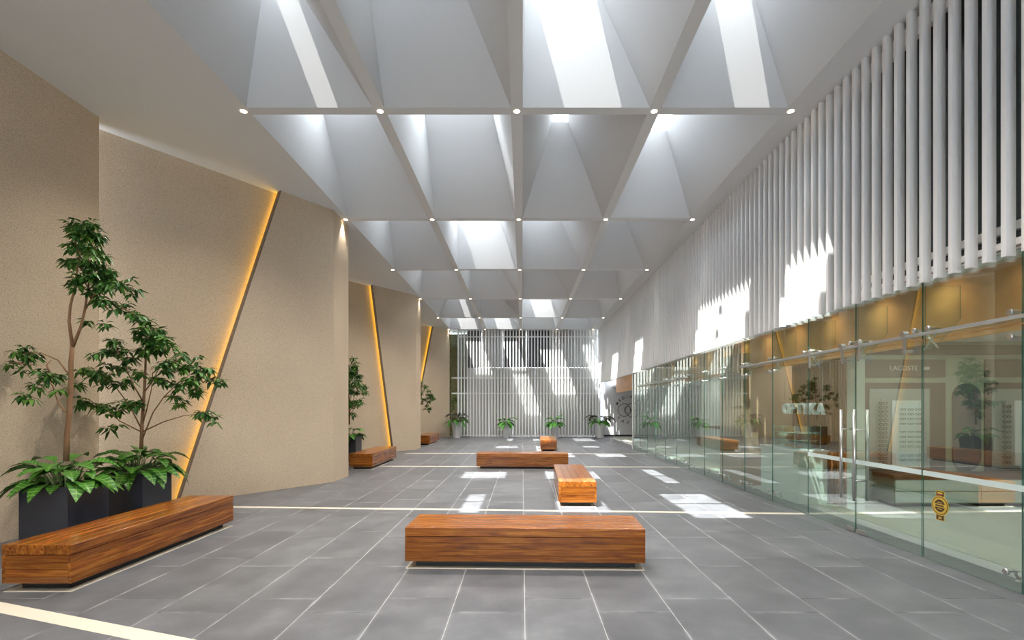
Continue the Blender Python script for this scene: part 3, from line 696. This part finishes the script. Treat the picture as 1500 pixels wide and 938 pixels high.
def leaf_add(q, base, d, n, ln, wd, mi, droop=.25):
    """a small folded leaf of two bent quads pairs"""
    d = d.normalized(); s = d.cross(n)
    if s.length < 1e-3: s = d.orthogonal()
    s.normalize(); n = s.cross(d)
    p0 = base; p1 = base+d*ln*.4-n*0; p2 = base+d*ln-Vector((0, 0, ln*droop))
    a = p1+s*wd*.5+n*wd*.15; b = p1-s*wd*.5+n*wd*.15
    c = base+d*ln*.72+s*wd*.36-Vector((0, 0, ln*droop*.5)); e = base+d*ln*.72-s*wd*.36-Vector((0, 0, ln*droop*.5))
    m1 = base+d*ln*.72-Vector((0, 0, ln*droop*.55))-n*wd*.05
    q.add([p0, a, p1, b, c, m1, e, p2], [(0, 2, 1), (0, 3, 2), (1, 2, 5, 4), (2, 3, 6, 5), (4, 5, 7), (5, 6, 7)], mi)
def tree(name, root, Y, trunk, branches, clusters, lab, seed, grp, leaflen=.115):
    rr = random.Random(seed); t = tag(empty(name, root), lab, 'tree', grp); R0 = Vector(root)
    dep = {}
    def jit(px, py): return Y+rr.uniform(-.28, .28)
    q = MB(); tp = [at(x, y, Y)-R0 for x, y, r_ in trunk[0]]; q.tube(tp, [r_ for *_, r_ in trunk[0]], 8)
    q.obj('trunk', 'bark', t, smooth=True)
    for br in trunk[1:]:
        MB().tube([at(x, y, Y)-R0 for x, y, r_ in br], [r_ for *_, r_ in br], 7).obj('limb', 'bark', t, smooth=True)
    for br in branches:
        n = len(br); dy = rr.uniform(-.25, .25)
        pts = [at(x, y, Y+dy*i/(n-1))-R0 for i, (x, y) in enumerate(br)]
        for p in pts: p.x = max(p.x, -6.32-R0.x)          # keep clear of the wall
        MB().tube(pts, [.010-.006*i/(n-1) for i in range(n)], 6).obj('branch', 'bark', t, smooth=True)
    q = MB()
    for (px, py, spread, cnt) in clusters:
        Yc = jit(px, py)
        for sub in range(max(1, round(cnt/5))):
            c = at(px+rr.gauss(0, spread*.45), py+rr.gauss(0, spread*.38), Yc+rr.gauss(0, spread*Y/F*.5))-R0
            c.x = max(c.x, -6.17-R0.x)
            n = 8; ph = rr.uniform(0, 6.28); mi = 1 if rr.random() < .33 else 0
            # a short twig with leaves fanned round its tip
            for i in range(n):
                a = ph+i*2*PI/n+rr.uniform(-.35, .35); el = rr.uniform(-.75, .45)
                d = Vector((math.cos(a)*math.cos(el), math.sin(a)*math.cos(el), math.sin(el)))
                leaf_add(q, c+d*.012, d, Vector((rr.uniform(-.3, .3), rr.uniform(-.3, .3), 1)), leaflen*rr.uniform(.7, 1.15), leaflen*rr.uniform(.30, .40), mi, rr.uniform(.1, .5))
    o = q.obj('foliage', ['leaf', 'leaf_light'], t); o['kind'] = 'stuff'
    return t
T1 = [[(97, 676, .030), (98, 640, .027), (102, 600, .026), (104, 560, .024), (104, 530, .023), (106, 507, .022)],
      [(106, 509, .020), (101, 470, .015), (103, 448, .013), (110, 420, .012), (113, 395, .009), (118, 365, .006)],
      [(106, 509, .020), (118, 480, .015), (124, 455, .013), (128, 430, .011), (132, 400, .009), (128, 365, .006)]]
B1 = [[(124, 455), (138, 432), (160, 420), (190, 428)], [(101, 549), (85, 528), (60, 517), (35, 518)], [(99, 606), (86, 592), (77, 565), (68, 552), (45, 575)],
      [(72, 545), (68, 535), (75, 528)], [(128, 430), (140, 440), (170, 446), (200, 462)], [(35, 533), (0, 530)], [(120, 395), (112, 360), (105, 345)], [(130, 390), (145, 370), (140, 345)]]
C1 = [(108, 333, 9, 24), (122, 327, 10, 32), (136, 334, 9, 24), (112, 345, 10, 32), (128, 345, 12, 40), (143, 350, 8, 24), (104, 362, 8, 16), (120, 362, 12, 40), (138, 366, 11, 40), (149, 377, 7, 16),
      (100, 384, 7, 24), (115, 385, 11, 40), (131, 388, 12, 40), (147, 393, 10, 40), (110, 405, 8, 24), (128, 405, 10, 40), (145, 408, 11, 40), (160, 402, 9, 32), (110, 420, 5, 16), (137, 424, 9, 32),
      (155, 420, 9, 24), (171, 413, 9, 24), (185, 418, 8, 16), (195, 427, 6, 16), (148, 440, 8, 24), (163, 444, 8, 16), (178, 448, 7, 16), (194, 458, 5, 8), (205, 464, 4, 8),
      (20, 513, 6, 8), (32, 517, 10, 32), (48, 521, 8, 16), (12, 534, 6, 8), (35, 540, 9, 8), (60, 544, 6, 8), (72, 552, 9, 24), (84, 553, 7, 16), (54, 567, 7, 16), (38, 579, 8, 16), (88, 571, 5, 8), (140, 520, 6, 8), (155, 473, 5, 8), (126, 472, 4, 8)]
T2 = [[(207, 658, .024), (208, 620, .021), (211, 580, .018), (213, 540, .014), (214, 500, .008)]]
B2 = [[(208, 645), (224, 605), (240, 582), (262, 560), (285, 545)], [(208, 633), (240, 618), (270, 609), (300, 606)], [(207, 633), (175, 617), (150, 595), (130, 590)], [(208, 630), (190, 595), (168, 565), (150, 552)],
      [(210, 590), (196, 565), (180, 530), (170, 512)], [(211, 575), (230, 550), (250, 535), (268, 522)], [(208, 625), (215, 600), (222, 570), (224, 545)], [(240, 582), (255, 580), (270, 585)], [(213, 520), (222, 495), (232, 480)], [(262, 560), (290, 552), (318, 560)]]
C2 = [(198, 465, 7, 16), (212, 474, 10, 32), (228, 484, 9, 32), (204, 488, 9, 32), (220, 500, 11, 40), (238, 497, 9, 32), (232, 512, 10, 32), (212, 515, 8, 24), (249, 503, 5, 8),
      (164, 500, 7, 24), (176, 513, 8, 24), (160, 517, 8, 24), (190, 524, 8, 24), (178, 540, 8, 24), (176, 562, 8, 24), (192, 558, 7, 16), (200, 545, 7, 16),
      (240, 538, 10, 32), (254, 530, 9, 32), (266, 521, 7, 16), (272, 540, 9, 32), (286, 530, 8, 16), (292, 550, 9, 32), (303, 544, 7, 16), (312, 556, 6, 16), (322, 560, 5, 8), (277, 560, 10, 32), (258, 566, 9, 24), (286, 574, 8, 24), (264, 588, 7, 16),
      (244, 563, 7, 16), (228, 555, 8, 24), (186, 594, 8, 24), (200, 590, 7, 24), (175, 600, 7, 16), (152, 600, 7, 16), (133, 594, 8, 24), (118, 590, 8, 24), (125, 543, 9, 24), (140, 550, 9, 24), (150, 562, 7, 16), (160, 548, 7, 16), (155, 535, 6, 8),
      (300, 603, 7, 16), (315, 611, 6, 8), (289, 607, 5, 8), (165, 622, 7, 16), (118, 563, 6, 16), (255, 582, 6, 8)]
tree('slender_tree', (P1[0], P1[1], .68), P1[1], T1, B1, C1, 'tall slender tree with forked brown stem in a charcoal planter', 5, 'trees in charcoal planters', .11)
t2 = tree('bushy_tree', (P2[0], P2[1], .68), P2[1], T2, B2, C2, 'short bushy many branched tree in front of the amber groove', 6, 'trees in charcoal planters', .13)
for (loc, sc, rz, lab) in (((-5.36, 14.65*K, .68), 1.12, 2.2, 'bushy tree half hidden behind the beige wall corner'),
                          ((-5.2, 22.2*K, .0), 1.05, .7, 'bushy tree glimpsed past the second beige wall corner')):
    c = copy_tree(t2); c.location = loc; c.scale = (sc,)*3; c.rotation_euler.z = rz; tag(c, lab, 'tree', 'trees in charcoal planters')
make_planter((-5.2, 22.2*K, 0), 'charcoal box planter standing past the second beige wall corner'); bpy.data.objects['bushy_tree.002'].location.z = .68

def big_leaf_me(name, ln, wd, arch, ms, stalk=.45, up=.6):
    """stalk rises, then a blade arches out along +x and droops"""
    v = []; f = []; uv = []; fm = []; n = 9
    path = []
    sx = ln*stalk*.45; sz = ln*stalk*up*1.6
    for i in range(n+1):
        t = i/n; path.append(Vector((sx+ln*(t*.92), 0, sz+ln*(.42*t-arch*t*t))))
    prof = [0.05, .45, .78, .96, 1, .95, .82, .62, .36, .02]
    for i, p in enumerate(path):
        w_ = wd*.5*prof[i]
        for s in (-1, -.5, 0, .5, 1):
            v.append((p.x, s*w_, p.z+abs(s)*w_*.28+(.02*wd*math.sin(i*2.4) if abs(s) == 1 else 0))); uv.append((.5+s*.5, i/n))
    for i in range(n):
        for s in range(4): a = i*5+s; f.append((a, a+5, a+6, a+1)); fm.append(0)
    me_b = len(v); q = MB(); q.tube([(0, 0, 0), (sx*.35, 0, sz*.55), (sx, 0, sz), tuple(path[2])], [.007, .006, .005, .004], 5, caps=False)
    v += q.v; uv += [(.5, .5)]*len(q.v); f += [tuple(i+me_b for i in t) for t in q.f]; fm += [1]*len(q.f)
    return mesh(name, v, f, [ms, 'stem'], True, fm, uv)
LB = [big_leaf_me('leaf', .29, .17, .66, 'bigleaf', .30, .6), big_leaf_me('leaf', .32, .18, 1.0, 'bigleaf', .28, .6), big_leaf_me('leaf', .28, .16, .55, 'bigleaf', .62, .9)]
LP = [big_leaf_me('leaf', .42, .17, .7, 'potleaf', .3, .5), big_leaf_me('leaf', .44, .17, 1.0, 'potleaf', .25, .4), big_leaf_me('leaf', .44, .17, .5, 'potleaf', .45, .9)]
LD = [big_leaf_me('leaf', .56, .19, .7, 'potleaf', .35, .5), big_leaf_me('leaf', .56, .19, 1.0, 'potleaf', .3, .4), big_leaf_me('leaf', .60, .22, .62, 'darkleaf', .5, .8)]
def tree_of(o, mw): return BVHTree.FromPolygons([mw @ v.co for v in o.data.vertices], [tuple(p.vertices) for p in o.data.polygons])
leaf_block = []
def leafy(name, loc, n, ml, lab, grp, seed, rad=.14, sc=1.0, w3=.35):
    """leaves fanned round the stem; a leaf that would cut the pot rim or the neighbouring plant is turned or lifted"""
    rr = random.Random(seed); t = tag(empty(name, loc), lab, 'plant', grp); mine = []
    block = list(leaf_block)
    for o in bpy.data.objects:
        if o.name.split('.')[0] in ('pot_body', 'box_body') and (o.parent.location-Vector(loc)).xy.length < 1.6:
            block.append(tree_of(o, Matrix.Translation(o.parent.location)))
    for i in range(n):
        a0 = i*2.39996+rr.uniform(-.3, .3); r_ = rad*math.sqrt((i+.5)/n)
        k = 2 if i < n*w3 else rr.choice((0, 1)); s0 = sc*rr.uniform(.8, 1.15); tx, ty = rr.uniform(-.2, .2), rr.uniform(-.25, .25)
        for tr in range(14):
            a = a0+rr.uniform(-.08, .08)*tr; s_ = s0*(1-.02*tr); kk = 2 if tr > 8 else k; lift = -.07*tr
            mw = Matrix.Translation(Vector(loc)+Vector((r_*math.cos(a), r_*math.sin(a), 0))) @ Matrix.Rotation(a, 4, 'Z') @ Matrix.Rotation(ty+lift, 4, 'Y') @ Matrix.Rotation(tx, 4, 'X') @ Matrix.Scale(s_, 4)
            bt = BVHTree.FromPolygons([mw @ v.co for v in ml[kk].vertices], [tuple(p.vertices) for p in ml[kk].polygons])
            if not any(bt.overlap(b) for b in block): break
        else: continue
        o = obj('leaf', ml[kk], t); o.location = (r_*math.cos(a), r_*math.sin(a), 0); o.rotation_euler = (tx, ty+lift, a); o.scale = (s_,)*3
        mine.append(bt)
    leaf_block.extend(mine)
    return t
leafy('leafy_plant', (P1[0], P1[1], .675), 58, LB, 'patterned broad leaved plant under the tall forked tree', 'broad leaved plants in charcoal planters', 11, .235, 1.1, .5)
leafy('leafy_plant', (P2[0], P2[1], .675), 50, LB, 'broad leaved plant drooping over the planter of the bushy tree', 'broad leaved plants in charcoal planters', 12, .235, 1.15, .45)
leafy('leafy_plant', (-5.36, 14.65*K, .675), 22, LB, 'broad leaved plant half hidden behind the beige wall corner', 'broad leaved plants in charcoal planters', 13, .2, 1.2)
# white pots before the far screen
def pot(px, ybot, r1, r0, h, lab):
    Yp = F*CH/(ybot-CY); Yp = min(Yp, FAR-.92); x = (px-CX)*Yp/F
    q = MB(); n = 20; prof = [(0, 0), (r0, 0), (r0+(r1-r0)*.5, h*.5), (r1, h), (r1-.03, h), (r1-.045, h-.08), (0, h-.08)]
    v = []; f = []
    for pr, pz in prof:
        for i in range(n): a = 2*PI*i/n; v.append((pr*math.cos(a), pr*math.sin(a), pz))
    for j in range(len(prof)-1):
        for i in range(n): f.append((j*n+i, j*n+(i+1) % n, (j+1)*n+(i+1) % n, (j+1)*n+i))
    fm = [0]*(n*5)+[1]*n
    t = tag(empty('flower_pot', (x, Yp, 0)), lab, 'pot', 'white tapered pots at the end wall'); obj('pot_body', mesh('pot_body', v, f[:n*5], 'pot', False), t); obj('soil', mesh('soil', v, f[n*5:], 'soil'), t)
    return (x, Yp, h-.085)
p = pot(669, 640, .28, .19, .86, 'white tapered pot at the foot of the narrow hedge window'); leafy('potted_plant', p, 38, LD, 'tall potted plant with dark top leaves by the narrow hedge window', 'plants in the white pots', 21, .12, 1.0, .4)
p = pot(741, 640.4, .24, .17, .74, 'white tapered pot second from the narrow hedge window'); leafy('potted_plant', p, 32, LP, 'low green potted plant second from the narrow hedge window', 'plants in the white pots', 22, .1, 1.2, .2)
p = pot(813, 641, .24, .17, .74, 'white tapered pot third from the narrow hedge window'); leafy('potted_plant', p, 32, LP, 'low green potted plant third from the narrow hedge window', 'plants in the white pots', 23, .1, 1.2, .2)
p = pot(879, 641.5, .27, .18, .80, 'white tapered pot beside the grey logo wall'); leafy('potted_plant', p, 38, LD, 'wide drooping potted plant with dark leaves beside the grey logo wall', 'plants in the white pots', 24, .12, 1.12, .36)

# ------------------------------------------------------------------ downlights at the grid crossings
ringm = mat('downlight_ring', (.75, .72, .68), .35); M['ringm'] = ringm
rg = MB(); n = 18
v = []
for i in range(n):
    a = 2*PI*i/n
    for r_, z in ((.045, -.004), (.058, -.008), (.062, .0)): v.append((r_*math.cos(a), r_*math.sin(a), z))
f = []
for i in range(n):
    a = 3*i; b = 3*((i+1) % n); f += [(a, a+1, b+1, b), (a+1, a+2, b+2, b+1)]
ring_me = mesh('trim_ring', v, f, 'ringm', True)
lens_me = MB().tube([(0, 0, -.003), (0, 0, -.0005)], .0455, 18).me('lens', 'lamp')
def beam(w_, deg, bl):
    d = bpy.data.lights.new('downlight_beam', 'SPOT'); d.energy = w_; d.color = (1, .92, .82); d.spot_size = math.radians(deg); d.spot_blend = bl; d.shadow_soft_size = .045; return d
beam_wide, beam_wall, beam_low = beam(215, 130, 1.0), beam(40, 70, .7), beam(22, 45, .6)
for y in GYs[1:-1]+[GYs[-1]-.0]:
    for x in GX:
        if y < 0 and x > GX[0]: continue
        kind_ = ('in the last row above the slatted end wall' if y > FAR-1 else 'at the skylight edge beside the beige wall' if x == GX[0]
                 else 'at the skylight edge beside the fin screen' if x == GX[4] else 'set flush where two ceiling beams cross')
        t = tag(empty('downlight', (x, y, CEIL)), 'small round warm downlight '+kind_, 'downlight', 'downlights '+kind_)
        obj('trim_ring', ring_me, t, (0, 0, -.0005)); obj('lens', lens_me, t, (0, 0, -.001))
        lo = bpy.data.objects.new('downlight_beam', beam_low if (y > FAR-1 or x == GX[4]) else beam_wall if (x == GX[0] and (9 < y < 13 or 18 < y < 21)) else beam_wide); link(lo, t); lo.location = (0, 0, -.02)

# downlights in the soffit between the storefront glass and the copper panel
beam_soffit = beam(8, 140, 1.0)
y = 2.6
while y < 14.5:
    t = tag(empty('downlight', (4.86, y, 3.28)), 'small round warm downlight in the soffit between storefront glass and copper panel', 'downlight', 'downlights behind the storefront glass')
    obj('trim_ring', ring_me, t, (0, 0, -.0005)); obj('lens', lens_me, t, (0, 0, -.001))
    lo = bpy.data.objects.new('downlight_beam', beam_soffit); link(lo, t); lo.location = (0, 0, -.02)
    y += 1.07
